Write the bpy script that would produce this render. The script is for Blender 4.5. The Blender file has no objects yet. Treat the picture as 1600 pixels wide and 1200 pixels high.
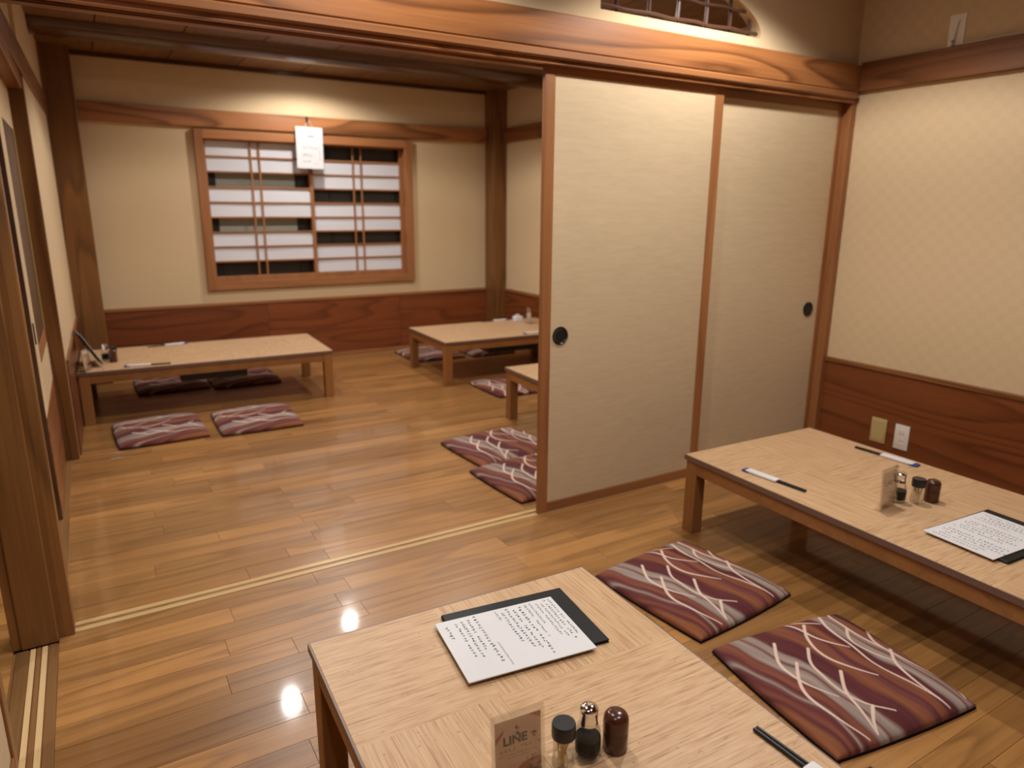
import bpy, bmesh, math, random
import numpy as np
from mathutils import Vector, Matrix
random.seed(7); rng = np.random.default_rng(11)
SC = bpy.context.scene
COL = SC.collection
R = math.radians
PI = math.pi

# ------------------------------------------------------------------ camera
CAM_POS = Vector((-1.5333, -2.3287, 1.2785)); YAW, PITCH, ROLL, FPX = 0.5409, -0.2466, 0.0068, 1096.9
_f = Vector((math.sin(YAW)*math.cos(PITCH), math.cos(YAW)*math.cos(PITCH), math.sin(PITCH)))
_r = Vector((math.cos(YAW), -math.sin(YAW), 0)); _u = _r.cross(_f)
_r, _u = math.cos(ROLL)*_r + math.sin(ROLL)*_u, -math.sin(ROLL)*_r + math.cos(ROLL)*_u
cd = bpy.data.cameras.new('camera'); cam = bpy.data.objects.new('camera', cd); COL.objects.link(cam)
M = Matrix((_r, _u, -_f)).transposed().to_4x4(); M.translation = CAM_POS; cam.matrix_world = M
cd.sensor_fit = 'HORIZONTAL'; cd.sensor_width = 36; cd.lens = 36*FPX/1600; cd.clip_start = .02
cd.dof.use_dof = True; cd.dof.focus_distance = 1.62; cd.dof.aperture_fstop = 2.75
SC.camera = cam
def project(p):
    d = Vector(p) - CAM_POS; z = d.dot(_f)
    if z < .05: return None
    return 800 + FPX*d.dot(_r)/z, 600 - FPX*d.dot(_u)/z, z

# ------------------------------------------------------------------ world, exposure
w = bpy.data.worlds.new('night'); SC.world = w; w.use_nodes = True
w.node_tree.nodes['Background'].inputs[0].default_value = (.006, .007, .009, 1)
w.node_tree.nodes['Background'].inputs[1].default_value = 1
SC.view_settings.view_transform = 'Standard'; SC.view_settings.look = 'None'
SC.view_settings.gamma = 1; SC.view_settings.use_curve_mapping = False
SC.view_settings.exposure = -0.12
LAMP_COL = (1.0, .965, .925)
CEIL_B, CEIL_F = 2.294, 2.40
# x, y, ceiling height, watts of every recessed lamp
LAMPS = [(.08, 3.10, CEIL_B, 40), (-.63, 2.29, CEIL_B, 34), (.75, 2.29, CEIL_B, 34), (-.63, .95, CEIL_B, 36), (.75, .95, CEIL_B, 36),
         (-.72, -.50, CEIL_F, 35), (.72, -.50, CEIL_F, 64), (-.35, -1.75, CEIL_F, 52), (-1.50, -2.05, CEIL_F, 24), (-2.45, -.9, CEIL_F, 34)]

# ------------------------------------------------------------------ node helpers
def new_mat(name):
    m = bpy.data.materials.new(name); m.use_nodes = True
    nt = m.node_tree; return m, nt, nt.nodes['Principled BSDF']
def nd(nt, typ, **kw):
    n = nt.nodes.new(typ)
    for k, v in kw.items():
        if k.startswith('i_'):
            key = k[2:]; key = int(key) if key.isdigit() else key.replace('_', ' ')
            s = n.inputs[key]
            if hasattr(v, 'is_output') or isinstance(v, bpy.types.NodeSocket): nt.links.new(v, s)
            else: s.default_value = v
        else: setattr(n, k, v)
    return n
def mth(nt, op, a, b=0.0, c=0.0):
    n = nt.nodes.new('ShaderNodeMath'); n.operation = op
    for i, v in enumerate((a, b, c)):
        if isinstance(v, bpy.types.NodeSocket): nt.links.new(v, n.inputs[i])
        else: n.inputs[i].default_value = v
    return n.outputs[0]
def mixc(nt, f, a, b, mode='MIX'):
    n = nt.nodes.new('ShaderNodeMix'); n.data_type = 'RGBA'; n.blend_type = mode
    for s, v in ((n.inputs[0], f), (n.inputs[6], a), (n.inputs[7], b)):
        if isinstance(v, bpy.types.NodeSocket): nt.links.new(v, s)
        else: s.default_value = v if not isinstance(v, tuple) else (*v[:3], 1)
    return n.outputs[2]
def ramp(nt, f, stops):
    n = nt.nodes.new('ShaderNodeValToRGB'); nt.links.new(f, n.inputs[0])
    e = n.color_ramp.elements
    while len(e) < len(stops): e.new(.5)
    for x, (p, c) in zip(e, stops): x.position = p; x.color = (*c, 1) if len(c) == 3 else c
    return n.outputs[0]
def scaled(nt, vec, s, off=None):
    n = nt.nodes.new('ShaderNodeVectorMath'); n.operation = 'MULTIPLY_ADD'
    nt.links.new(vec, n.inputs[0]); n.inputs[1].default_value = s
    if off is not None: nt.links.new(off, n.inputs[2])
    return n.outputs[0]
def s2l(r, g, b):
    f = lambda c: (c/255/12.92) if c < 10 else ((c/255+.055)/1.055)**2.4
    return (f(r), f(g), f(b))
def randoff(nt):
    oi = nt.nodes.new('ShaderNodeObjectInfo')
    cb = nt.nodes.new('ShaderNodeCombineXYZ')
    for i, k in enumerate((37.3, 91.7, 53.1)): nt.links.new(mth(nt, 'MULTIPLY', oi.outputs['Random'], k), cb.inputs[i])
    return oi.outputs['Random'], cb.outputs[0]
def bump(nt, b, h, strength, dist=.002):
    n = nt.nodes.new('ShaderNodeBump'); n.inputs['Strength'].default_value = strength; n.inputs['Distance'].default_value = dist
    nt.links.new(h, n.inputs['Height']); nt.links.new(n.outputs[0], b.inputs['Normal'])
def wood(name, dark, light, axis='x', rings=5.0, along=.55, across=5.5, rough=.35, var=.25, ringamt=.6, spec=.5, coat=0.0):
    m, nt, b = new_mat(name)
    tc = nt.nodes.new('ShaderNodeTexCoord'); rnd, off = randoff(nt)
    def sc(l, a): return tuple(l if ax == axis else a for ax in 'xyz')
    low = nd(nt, 'ShaderNodeTexNoise', i_Vector=scaled(nt, tc.outputs['Object'], sc(along, across), off), i_Scale=1.0, i_Detail=1.0, i_Roughness=.4)
    fr = mth(nt, 'FRACT', mth(nt, 'MULTIPLY', low.outputs[0], rings*2))
    line = ramp(nt, fr, [(0, (.0,)*3), (.55, (.25,)*3), (.86, (1,)*3), (1.0, (.0,)*3)])
    fine = nd(nt, 'ShaderNodeTexNoise', i_Vector=scaled(nt, tc.outputs['Object'], sc(2.5, 110), off), i_Scale=1.0, i_Detail=4.0)
    big = nd(nt, 'ShaderNodeTexNoise', i_Vector=scaled(nt, tc.outputs['Object'], sc(1.1, 9), off), i_Scale=1.0, i_Detail=3.0)
    f = mth(nt, 'ADD', mth(nt, 'MULTIPLY', line, ringamt), mth(nt, 'MULTIPLY_ADD', fine.outputs[0], .7, -.25))
    f = mth(nt, 'ADD', f, mth(nt, 'MULTIPLY_ADD', big.outputs[0], .6, -.3))
    col = mixc(nt, nd(nt, 'ShaderNodeClamp', i_0=f).outputs[0], light, dark)
    tone = mth(nt, 'MULTIPLY_ADD', rnd, var, 1 - var/2)
    hs = nd(nt, 'ShaderNodeHueSaturation', i_Color=col, i_Value=tone)
    nt.links.new(hs.outputs[0], b.inputs['Base Color'])
    b.inputs['Roughness'].default_value = rough; b.inputs['Specular IOR Level'].default_value = spec
    b.inputs['Coat Weight'].default_value = coat; b.inputs['Coat Roughness'].default_value = .07
    bump(nt, b, fine.outputs[0], .08, .001)
    return m
def plain(name, col, rough=.5, metal=0.0, spec=.5, noise=0.0, nscale=60, bmp=0.0):
    m, nt, b = new_mat(name)
    b.inputs['Roughness'].default_value = rough; b.inputs['Metallic'].default_value = metal; b.inputs['Specular IOR Level'].default_value = spec
    tc = nt.nodes.new('ShaderNodeTexCoord')
    n = nd(nt, 'ShaderNodeTexNoise', i_Vector=tc.outputs['Object'], i_Scale=nscale, i_Detail=4.0)
    c = mixc(nt, mth(nt, 'MULTIPLY', n.outputs[0], noise), col, tuple(x*.55 for x in col))
    nt.links.new(c, b.inputs['Base Color'])
    if bmp: bump(nt, b, n.outputs[0], bmp, .001)
    return m
def thin_glass(name, tint=(.95, .96, .95), gl=.12):
    m, nt, b = new_mat(name); nt.nodes.remove(b)
    tr = nd(nt, 'ShaderNodeBsdfTransparent', i_Color=(*tint, 1)); g = nd(nt, 'ShaderNodeBsdfGlossy', i_Color=(1, 1, 1, 1), i_Roughness=.03)
    lw = nd(nt, 'ShaderNodeLayerWeight', i_Blend=.25)
    f = mth(nt, 'MULTIPLY_ADD', lw.outputs['Fresnel'], .45, gl*.12)
    mx = nt.nodes.new('ShaderNodeMixShader'); nt.links.new(f, mx.inputs[0]); nt.links.new(tr.outputs[0], mx.inputs[1]); nt.links.new(g.outputs[0], mx.inputs[2])
    nt.links.new(mx.outputs[0], nt.nodes['Material Output'].inputs[0])
    return m

# ------------------------------------------------------------------ materials
W_BEAM = wood('beam_wood_x', s2l(92, 52, 26), s2l(166, 108, 62), 'x', rings=5, along=.5, across=4.0, rough=.38, ringamt=.75)
W_BEAM_Y = wood('beam_wood_y', s2l(94, 54, 25), s2l(146, 92, 50), 'y', rings=4, rough=.38)
W_POST = wood('post_wood', s2l(82, 52, 23), s2l(136, 90, 45), 'z', rings=3, rough=.4)
W_FRAME_X = wood('frame_wood_x', s2l(112, 68, 36), s2l(164, 108, 64), 'x', rings=2, rough=.42, ringamt=.3)
W_FRAME_Z = wood('frame_wood_z', s2l(112, 68, 36), s2l(164, 108, 64), 'z', rings=2, rough=.42, ringamt=.3)
W_DADO = wood('dado_wood_x', s2l(84, 40, 18), s2l(132, 70, 36), 'x', rings=5, along=.5, across=4.5, rough=.33)
W_DADO_Y = wood('dado_wood_y', s2l(76, 38, 16), s2l(122, 66, 32), 'y', rings=5, along=.5, across=4.5, rough=.33)
W_INSET = wood('inset_wood', s2l(50, 32, 14), s2l(96, 64, 34), 'z', rings=4, rough=.45)
W_CEIL = wood('ceiling_wood', s2l(94, 62, 32), s2l(130, 90, 52), 'y', rings=4, rough=.5)
W_LOG = wood('ceiling_log_wood', s2l(56, 34, 16), s2l(88, 54, 28), 'x', rings=3, rough=.2)
W_FLOOR = wood('floor_plank_wood', s2l(98, 60, 25), s2l(180, 129, 73), 'x', rings=2.5, along=.8, across=9, rough=.34, var=.46, ringamt=.36, coat=.55)
W_SILL = wood('sill_wood_x', s2l(178, 138, 88), s2l(222, 186, 130), 'x', rings=2, rough=.24, ringamt=.3, coat=.5)
W_TRACK = wood('track_wood_y', s2l(88, 58, 29), s2l(148, 106, 62), 'y', rings=2, rough=.4, ringamt=.4)
W_STRIP = wood('track_strip_y', s2l(206, 166, 110), s2l(232, 196, 142), 'y', rings=2, rough=.35, ringamt=.2)
W_TABLE = wood('table_frame_wood', s2l(122, 78, 40), s2l(164, 112, 62), 'x', rings=2, rough=.42, ringamt=.3)
W_LEG = wood('table_leg_wood', s2l(122, 78, 40), s2l(164, 112, 62), 'z', rings=2, rough=.42, ringamt=.3)
PLASTER = plain('cream_plaster', s2l(210, 184, 146), .85, spec=.2, noise=.12, nscale=9, bmp=.05)
GREYEDGE = plain('table_edge_band', s2l(118, 92, 78), .4)
BLACK = plain('black_plastic', (.012, .012, .013), .35)
BLACKCLOTH = plain('black_cloth', (.014, .011, .012), .9, spec=.1)
BLACKLEATHER = plain('black_folder', (.008, .010, .011), .5, spec=.3, noise=.5, nscale=300, bmp=.15)
WHITE = plain('white_paper', (.74, .73, .735), .6, spec=.3)
SHOJI_W = plain('white_shoji_paper', (.68, .68, .71), .8, spec=.1)
BLUE = plain('blue_paper', (.03, .06, .22), .6)
INK = plain('ink', (.035, .035, .04), .8, spec=.1)
REDINK = plain('red_ink', (.6, .12, .10), .8, spec=.1)
BLUEINK = plain('blue_ink', (.25, .4, .6), .8, spec=.1)
CHROME = plain('chrome', (.85, .85, .86), .08, metal=1)
LACQUER = plain('brown_lacquer', s2l(80, 44, 28), .2, noise=.25, nscale=25)
SOY = plain('soy_sauce', (.005, .0035, .0025), .3, spec=.15)
PICK = plain('pale_wood_stick', s2l(238, 214, 172), .6)
GLASS = thin_glass('clear_glass'); ACRYL = thin_glass('clear_acrylic', (.93, .93, .92), .3)
PLATEB = plain('beige_plastic', s2l(190, 166, 112), .4); PLATEW = plain('white_plastic', s2l(226, 218, 206), .4)
SLOT = plain('socket_slot', (.12, .11, .1), .6)
PULL = plain('dark_bronze', (.03, .028, .025), .3, metal=.7); PULLIN = plain('dark_bronze_cup', (.012, .012, .011), .45, metal=.3)
ALU = plain('dark_aluminium', (.02, .018, .015), .4, metal=.3)
DARKPANE = plain('dark_pane', (.022, .018, .014), .35); GREYPANE = plain('frosted_pane', (.40, .40, .33), .5)
BAMBOO = plain('dark_bamboo', s2l(88, 58, 46), .3, noise=.6, nscale=40)
TRANSPLASTIC = plain('milky_plastic', s2l(240, 232, 218), .3)

def grass_paper(name, base, lo):
    m, nt, b = new_mat(name); tc = nt.nodes.new('ShaderNodeTexCoord')
    n = nd(nt, 'ShaderNodeTexNoise', i_Vector=scaled(nt, tc.outputs['Object'], (9, 9, 60)), i_Scale=1.0, i_Detail=5.0, i_Distortion=.6)
    n2 = nd(nt, 'ShaderNodeTexNoise', i_Vector=tc.outputs['Object'], i_Scale=5.0, i_Detail=2.0)
    f = mth(nt, 'MULTIPLY_ADD', n.outputs[0], 1.3, -.42)
    c = mixc(nt, nd(nt, 'ShaderNodeClamp', i_0=f).outputs[0], base, lo); c = mixc(nt, mth(nt, 'MULTIPLY', n2.outputs[0], .16), c, lo)
    nt.links.new(c, b.inputs['Base Color']); b.inputs['Roughness'].default_value = .75; b.inputs['Specular IOR Level'].default_value = .25
    bump(nt, b, n.outputs[0], .12, .002); return m
FUSUMA = grass_paper('fusuma_paper', s2l(209, 186, 152), s2l(192, 168, 132))
def checker_paper():
    m, nt, b = new_mat('checker_wallpaper'); tc = nt.nodes.new('ShaderNodeTexCoord')
    sx = nt.nodes.new('ShaderNodeSeparateXYZ'); nt.links.new(tc.outputs['Object'], sx.inputs[0])
    cb = nt.nodes.new('ShaderNodeCombineXYZ'); nt.links.new(sx.outputs[1], cb.inputs[0]); nt.links.new(sx.outputs[2], cb.inputs[1]); cb.inputs[2].default_value = .5
    nz = nd(nt, 'ShaderNodeTexNoise', i_Vector=tc.outputs['Object'], i_Scale=40.0, i_Detail=2.0)
    ck = nd(nt, 'ShaderNodeTexChecker', i_Vector=cb.outputs[0], i_Scale=26.0)
    n2 = nd(nt, 'ShaderNodeTexNoise', i_Vector=tc.outputs['Object'], i_Scale=2.2, i_Detail=3.0)
    f = mth(nt, 'MULTIPLY', ck.outputs['Fac'], mth(nt, 'MULTIPLY_ADD', nz.outputs[0], .3, .04))
    c = mixc(nt, f, s2l(212, 186, 148), s2l(193, 167, 129)); c = mixc(nt, mth(nt, 'MULTIPLY', n2.outputs[0], .2), c, s2l(198, 166, 130))
    nt.links.new(c, b.inputs['Base Color']); b.inputs['Roughness'].default_value = .7; b.inputs['Specular IOR Level'].default_value = .3
    return m
WALLPAPER = checker_paper()
def tabletop_mat():
    m, nt, b = new_mat('woven_bamboo_top'); tc = nt.nodes.new('ShaderNodeTexCoord'); rnd, off = randoff(nt)
    sx = nt.nodes.new('ShaderNodeSeparateXYZ'); nt.links.new(tc.outputs['Object'], sx.inputs[0])
    def strips(lx, ly):
        a = nd(nt, 'ShaderNodeTexNoise', i_Vector=scaled(nt, tc.outputs['Object'], (lx, ly, 1), off), i_Scale=1.0, i_Detail=2.0, i_Roughness=.6)
        c = nd(nt, 'ShaderNodeTexNoise', i_Vector=scaled(nt, tc.outputs['Object'], (lx*2.2, ly*.3, 1), off), i_Scale=1.0, i_Detail=3.0)
        return mth(nt, 'ADD', mth(nt, 'MULTIPLY_ADD', a.outputs[0], 1.9, -.60), mth(nt, 'MULTIPLY_ADD', c.outputs[0], .8, -.40))
    px = mth(nt, 'GREATER_THAN', sx.outputs[0], -.07); py = mth(nt, 'FLOOR', mth(nt, 'MULTIPLY', mth(nt, 'ADD', sx.outputs[1], -.387+4), 2.5))
    par = mth(nt, 'FLOORED_MODULO', mth(nt, 'ADD', px, py), 2.0)
    ax, ay = strips(9, 330), strips(330, 9)
    f = mth(nt, 'ADD', mth(nt, 'MULTIPLY', ax, mth(nt, 'SUBTRACT', 1, par)), mth(nt, 'MULTIPLY', ay, par))
    c = ramp(nt, nd(nt, 'ShaderNodeClamp', i_0=f).outputs[0], [(0, s2l(216, 183, 144)), (.45, s2l(201, 164, 123)), (.78, s2l(168, 127, 88)), (1, s2l(118, 80, 50))])
    sp = nd(nt, 'ShaderNodeTexNoise', i_Vector=scaled(nt, tc.outputs['Object'], (90, 160, 1), off), i_Scale=1.0, i_Detail=1.0)
    spot = ramp(nt, sp.outputs[0], [(0, (0, 0, 0)), (.73, (0, 0, 0)), (.78, (1, 1, 1))])
    c = mixc(nt, mth(nt, 'MULTIPLY', spot, .5), c, s2l(110, 74, 46))
    cl = nd(nt, 'ShaderNodeTexNoise', i_Vector=tc.outputs['Object'], i_Scale=12.0, i_Detail=2.0)
    c = mixc(nt, mth(nt, 'MULTIPLY', cl.outputs[0], .30), c, s2l(190, 144, 106))
    nt.links.new(c, b.inputs['Base Color']); b.inputs['Roughness'].default_value = .45; b.inputs['Specular IOR Level'].default_value = .35
    bump(nt, b, f, .12, .0006); return m
TABLETOP = tabletop_mat()
def fabric_mat():
    m, nt, b = new_mat('printed_cushion_fabric'); tc = nt.nodes.new('ShaderNodeTexCoord')
    a = nd(nt, 'ShaderNodeAttribute', attribute_name='print')
    ck = nd(nt, 'ShaderNodeTexChecker', i_Vector=scaled(nt, tc.outputs['Object'], (1, 1, 0)), i_Scale=420.0)
    c = mixc(nt, mth(nt, 'MULTIPLY', ck.outputs['Fac'], .22), a.outputs['Color'], (.05, .02, .02))
    nt.links.new(c, b.inputs['Base Color']); b.inputs['Roughness'].default_value = .8; b.inputs['Specular IOR Level'].default_value = .25
    b.inputs['Sheen Weight'].default_value = .1
    return m
FABRIC = fabric_mat()
def food_mat():
    m, nt, b = new_mat('food_print'); tc = nt.nodes.new('ShaderNodeTexCoord')
    n = nd(nt, 'ShaderNodeTexNoise', i_Vector=tc.outputs['Object'], i_Scale=70.0, i_Detail=3.0)
    c = ramp(nt, n.outputs[0], [(.3, s2l(60, 40, 20)), (.43, s2l(96, 88, 36)), (.52, s2l(170, 92, 50)), (.62, s2l(205, 130, 84)), (.75, s2l(120, 40, 24))])
    nt.links.new(c, b.inputs['Base Color']); return m
FOOD = food_mat()
CARD = plain('beige_card', s2l(244, 212, 184), .5, noise=.15, nscale=20); ORANGE = plain('orange_print', s2l(206, 130, 74), .5, noise=.4, nscale=60)
def lamp_mat():
    m, nt, b = new_mat('lamp_lens'); b.inputs['Emission Color'].default_value = (*LAMP_COL, 1); b.inputs['Emission Strength'].default_value = 90
    return m
LENS = lamp_mat()

# ------------------------------------------------------------------ mesh helpers
def bx(bm, x0, x1, y0, y1, z0, z1, bev=0.0, seg=1):
    r = bmesh.ops.create_cube(bm, size=1.0); vs = r['verts']
    for v in vs: v.co = Vector(((x0+x1)/2 + v.co.x*(x1-x0), (y0+y1)/2 + v.co.y*(y1-y0), (z0+z1)/2 + v.co.z*(z1-z0)))
    if bev:
        es = list({e for v in vs for e in v.link_edges})
        bmesh.ops.bevel(bm, geom=es, offset=bev, segments=seg, affect='EDGES', profile=.5)
    return bm
def lathe(bm, prof, seg=28, cx=0, cy=0):
    rings = []
    for r, z in prof:
        rings.append([bm.verts.new((cx+r*math.cos(2*PI*k/seg), cy+r*math.sin(2*PI*k/seg), z)) for k in range(seg)] if r > 1e-6 else [bm.verts.new((cx, cy, z))])
    for a, b in zip(rings, rings[1:]):
        for k in range(seg):
            k2 = (k+1) % seg
            q = ([a[k], a[k2]] if len(a) > 1 else [a[0]]) + ([b[k2], b[k]] if len(b) > 1 else [b[0]])
            if len(q) > 2: bm.faces.new(q)
    return bm
def tube(bm, pts, r, seg=8):
    pts = [Vector(p) for p in pts]; rings = []
    for i, p in enumerate(pts):
        d = (pts[min(i+1, len(pts)-1)] - pts[max(i-1, 0)]).normalized()
        a = d.cross(Vector((0, 0, 1)) if abs(d.z) < .9 else Vector((1, 0, 0))).normalized(); b = d.cross(a)
        rings.append([bm.verts.new(p + r*(a*math.cos(2*PI*k/seg) + b*math.sin(2*PI*k/seg))) for k in range(seg)])
    for a, b in zip(rings, rings[1:]):
        for k in range(seg): bm.faces.new([a[k], a[(k+1) % seg], b[(k+1) % seg], b[k]])
    bm.faces.new(rings[0][::-1]); bm.faces.new(rings[-1]); return bm
def nb(): return bmesh.new()
def obj(name, bm, mat, parent=None, smooth=False, kind=None, label=None):
    me = bpy.data.meshes.new(name); bmesh.ops.recalc_face_normals(bm, faces=bm.faces); bm.to_mesh(me); bm.free()
    me.materials.append(mat)
    if smooth:
        me.shade_smooth()
        try: me.set_sharp_from_angle(angle=R(40))
        except Exception: pass
    o = bpy.data.objects.new(name, me); COL.objects.link(o); o.parent = parent
    if kind: o['kind'] = kind
    if label: o['label'] = label
    return o
def box(name, x0, x1, y0, y1, z0, z1, mat, parent=None, bev=.0015, kind=None, label=None):
    return obj(name, bx(nb(), x0, x1, y0, y1, z0, z1, bev), mat, parent, kind=kind, label=label)
def tag(o, label, cat, group=None, kind=None):
    o['label'] = label; o['category'] = cat
    if group: o['group'] = group
    if kind: o['kind'] = kind
    return o
def empty(name, loc=(0, 0, 0), rz=0.0):
    o = bpy.data.objects.new(name, None); COL.objects.link(o); o.location = loc; o.rotation_euler = (0, 0, rz); o.empty_display_size = .05
    return o
def struct(o, label, cat): return tag(o, label, cat, kind='structure')
def copy_tree(o, parent=None):
    c = o.copy(); COL.objects.link(c)
    if parent is not None: c.parent = parent
    for ch in list(o.children): copy_tree(ch, c)
    return c
def marks(bm, x0, y0, glyphs, size, z, vertical=True, dens=5, pitch=1.3, rnd=random):
    """a run of illegible handwritten signs: a few thin strokes in each cell, drawn in the plane z"""
    for k in range(glyphs):
        cx, cy = (x0, y0 - k*size*pitch) if vertical else (x0 + k*size*pitch, y0)
        if rnd.random() < .06: continue
        for s in range(dens):
            h = rnd.random() < .55; L = size*rnd.uniform(.3, .85); t = size*rnd.uniform(.07, .13)
            ox, oy = rnd.uniform(-.3, .3)*size, rnd.uniform(-.38, .38)*size
            if h: a = (L/2, t/2)
            else: a = (t/2, L/2); ox, oy = oy, ox
            vs = [bm.verts.new((cx+ox+sx*a[0], cy+oy+sy*a[1], z)) for sx, sy in ((-1, -1), (1, -1), (1, 1), (-1, 1))]
            bm.faces.new(vs)
    return bm

# ================================================================== SETTING
# ---- floor: base slab and single planks
fl = struct(box('floor', -1.742, 2.0, -3.2, 3.70, -.06, -.0065, plain('subfloor', (.03, .018, .01), .9), bev=0), 'glossy brown plank floor of both rooms, boards running along the sliding doors', 'floor')
def plank_mesh(L, wd):
    bm = nb(); e = .0006; g = .00015
    lo = [bm.verts.new((sx*(L/2-g), sy*(wd/2-g), -.006)) for sx, sy in ((-1, -1), (1, -1), (1, 1), (-1, 1))]
    md = [bm.verts.new((sx*(L/2-g), sy*(wd/2-g), -.0013)) for sx, sy in ((-1, -1), (1, -1), (1, 1), (-1, 1))]
    tp = [bm.verts.new((sx*(L/2-g-e), sy*(wd/2-g-e), 0)) for sx, sy in ((-1, -1), (1, -1), (1, 1), (-1, 1))]
    for a, b in ((lo, md), (md, tp)):
        for k in range(4): bm.faces.new([a[k], a[(k+1) % 4], b[(k+1) % 4], b[k]])
    bm.faces.new(tp); return bm
ROW = .0895; planks = []
def lay_rows(y_from, y_to, xa, xb):
    n = max(1, round((y_to-y_from)/ROW)); wd = (y_to-y_from)/n
    for r in range(n):
        y = y_to - (r+.5)*wd
        cuts = [xa]
        if r % 2 == 1: cuts += [-.885, .93]
        else: cuts += [.02, ]
        x = xa; base = sorted(set(cuts + [xb])); fin = [base[0]]
        for p, q in zip(base, base[1:]):
            if q - p > .75:
                k = p + (q-p)*random.uniform(.32, .68); fin.append(k)
            fin.append(q)
        for p, q in zip(fin, fin[1:]): planks.append(((p+q)/2, y, q-p, wd))
lay_rows(-3.15, -.006, -1.741, 1.833)
lay_rows(.058, 3.66, -1.735, 1.89)
def seen(p):
    x, y, L, wd = p; best = 0
    pts = [project((x+sx*L*.5, y, 0)) for sx in (-1, -.5, 0, .5, 1)]
    ins = [q for q in pts if q and -20 < q[0] < 1620 and -20 < q[1] < 1220]
    if not ins: return 0
    if y > .06 and x - L/2 > .06 and True:
        # behind the closed sliding doors: hidden from the photograph
        pr = [(CAM_POS.x + (x+s*L/2-CAM_POS.x)*(0-CAM_POS.y)/(y-CAM_POS.y)) for s in (-1, 1)]
        if min(pr) > .0: return 0
    return len(ins)/5 * L*wd / min(q[2] for q in ins)**2
order = sorted(planks, key=seen, reverse=True)
for x, y, L, wd in order[:298]:
    o = obj('plank', plank_mesh(L, wd), W_FLOOR, fl); o.location = (x, y, 0)
    o.rotation_euler = (R(random.uniform(-.16, .16)), R(random.uniform(-.03, .03)), 0)
bm = nb()
for x, y, L, wd in order[298:]: bx(bm, x-L/2+.0004, x+L/2-.0004, y-wd/2+.0004, y+wd/2-.0004, -.006, 0)
obj('plank_field', bm, W_FLOOR, fl, kind='stuff')

# corridor floor on the left
fc = struct(box('floor', -3.0, -1.742, -3.2, 3.7, -.06, -.0065, plain('corridor_subfloor', (.04, .025, .012), .9), bev=0), 'strip of paler corridor plank floor left of the door track', 'floor')
W_FLOOR2 = wood('corridor_plank_wood', s2l(140, 92, 44), s2l(190, 138, 78), 'x', rings=3, rough=.25, var=.3, ringamt=.4)
for k in range(12):
    o = obj('plank', plank_mesh(1.13, .0895), W_FLOOR2, fc); o.location = (-2.42, .2 - .0895*k, 0)
bm = nb()
for k in range(40): bx(bm, -2.98, -1.855, -.87-.0895*(k+1)+.0005, -.87-.0895*k-.0005, -.006, 0)
for k in range(38): bx(bm, -2.98, -1.77, .245+.0895*k+.0005, .245+.0895*(k+1)-.0005, -.006, 0)
obj('plank_field', bm, W_FLOOR2, fc, kind='stuff')

# sill of the partition (two grooves)
sl = struct(box('trim_1', -1.70, 1.80, -.005, .057, -.02, -.003, W_TRACK, bev=0), 'pale grooved door sill crossing the floor between the two rooms', 'sill')
for a, b, m_ in ((-.003, .020, W_SILL), (.0225, .033, W_TRACK), (.0355, .0565, W_SILL)): box('track_strip', -1.70, 1.80, a, b, -.006, .0015 if m_ is W_SILL else -.0005, m_, sl, .0008)
# door track towards the corridor
tr = struct(box('trim_2', -1.856, -1.7412, -3.2, -.04, -.02, -.002, W_TRACK, bev=0), 'worn grooved door track on the floor beside the left post', 'sill')
for a, b, m_ in ((-1.846, -1.818, W_TRACK), (-1.812, -1.799, W_STRIP), (-1.796, -1.786, W_TRACK), (-1.783, -1.769, W_STRIP), (-1.766, -1.745, W_TRACK)):
    box('track_strip', a, b, -3.2, -.04, -.004, .001 if m_ is W_TRACK else .0005, m_, tr, .0006)

# ---- ceilings
ce = struct(box('ceiling', -1.75, 2.0, .05, 3.72, CEIL_B+.012, CEIL_B+.06, plain('ceiling_gap', (.02, .012, .008), .9), bev=0), 'dark board ceiling of the back room', 'ceiling')
xs = [-1.75, -1.33] + [-1.33+.467*k for k in range(1, 8)]; xs = [x for x in xs if x < 1.9] + [1.97]
for a, b in zip(xs, xs[1:]): box('ceiling_board', a+.003, b-.003, .06, 3.66, CEIL_B, CEIL_B+.012, W_CEIL, ce, .002)
bm = nb(); prof = [(2.84 + .15*math.cos(t), CEIL_B + .005 - .075*abs(math.sin(t))**.8) for t in np.linspace(0, PI, 15)]
A = [bm.verts.new((-1.665, y, z)) for y, z in prof]; B = [bm.verts.new((1.885, y, z)) for y, z in prof]
for k in range(14): bm.faces.new([A[k], A[k+1], B[k+1], B[k]])
bm.faces.new(A); bm.faces.new(B[::-1])
struct(obj('trim_3', bm, W_LOG, smooth=True), 'dark rounded beam crossing the back room ceiling', 'beam')
cf = struct(box('ceiling', -3.05, 2.0, -3.25, .06, CEIL_F, CEIL_F+.05, plain('front_ceiling', s2l(96, 66, 40), .8), bev=0), 'ceiling of the front room and corridor', 'ceiling')
cf2 = struct(box('ceiling', -3.05, -1.75, .06, 3.75, CEIL_F, CEIL_F+.05, plain('corridor_ceiling', s2l(96, 66, 40), .8), bev=0), 'ceiling of the corridor beside the back room', 'ceiling')

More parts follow.
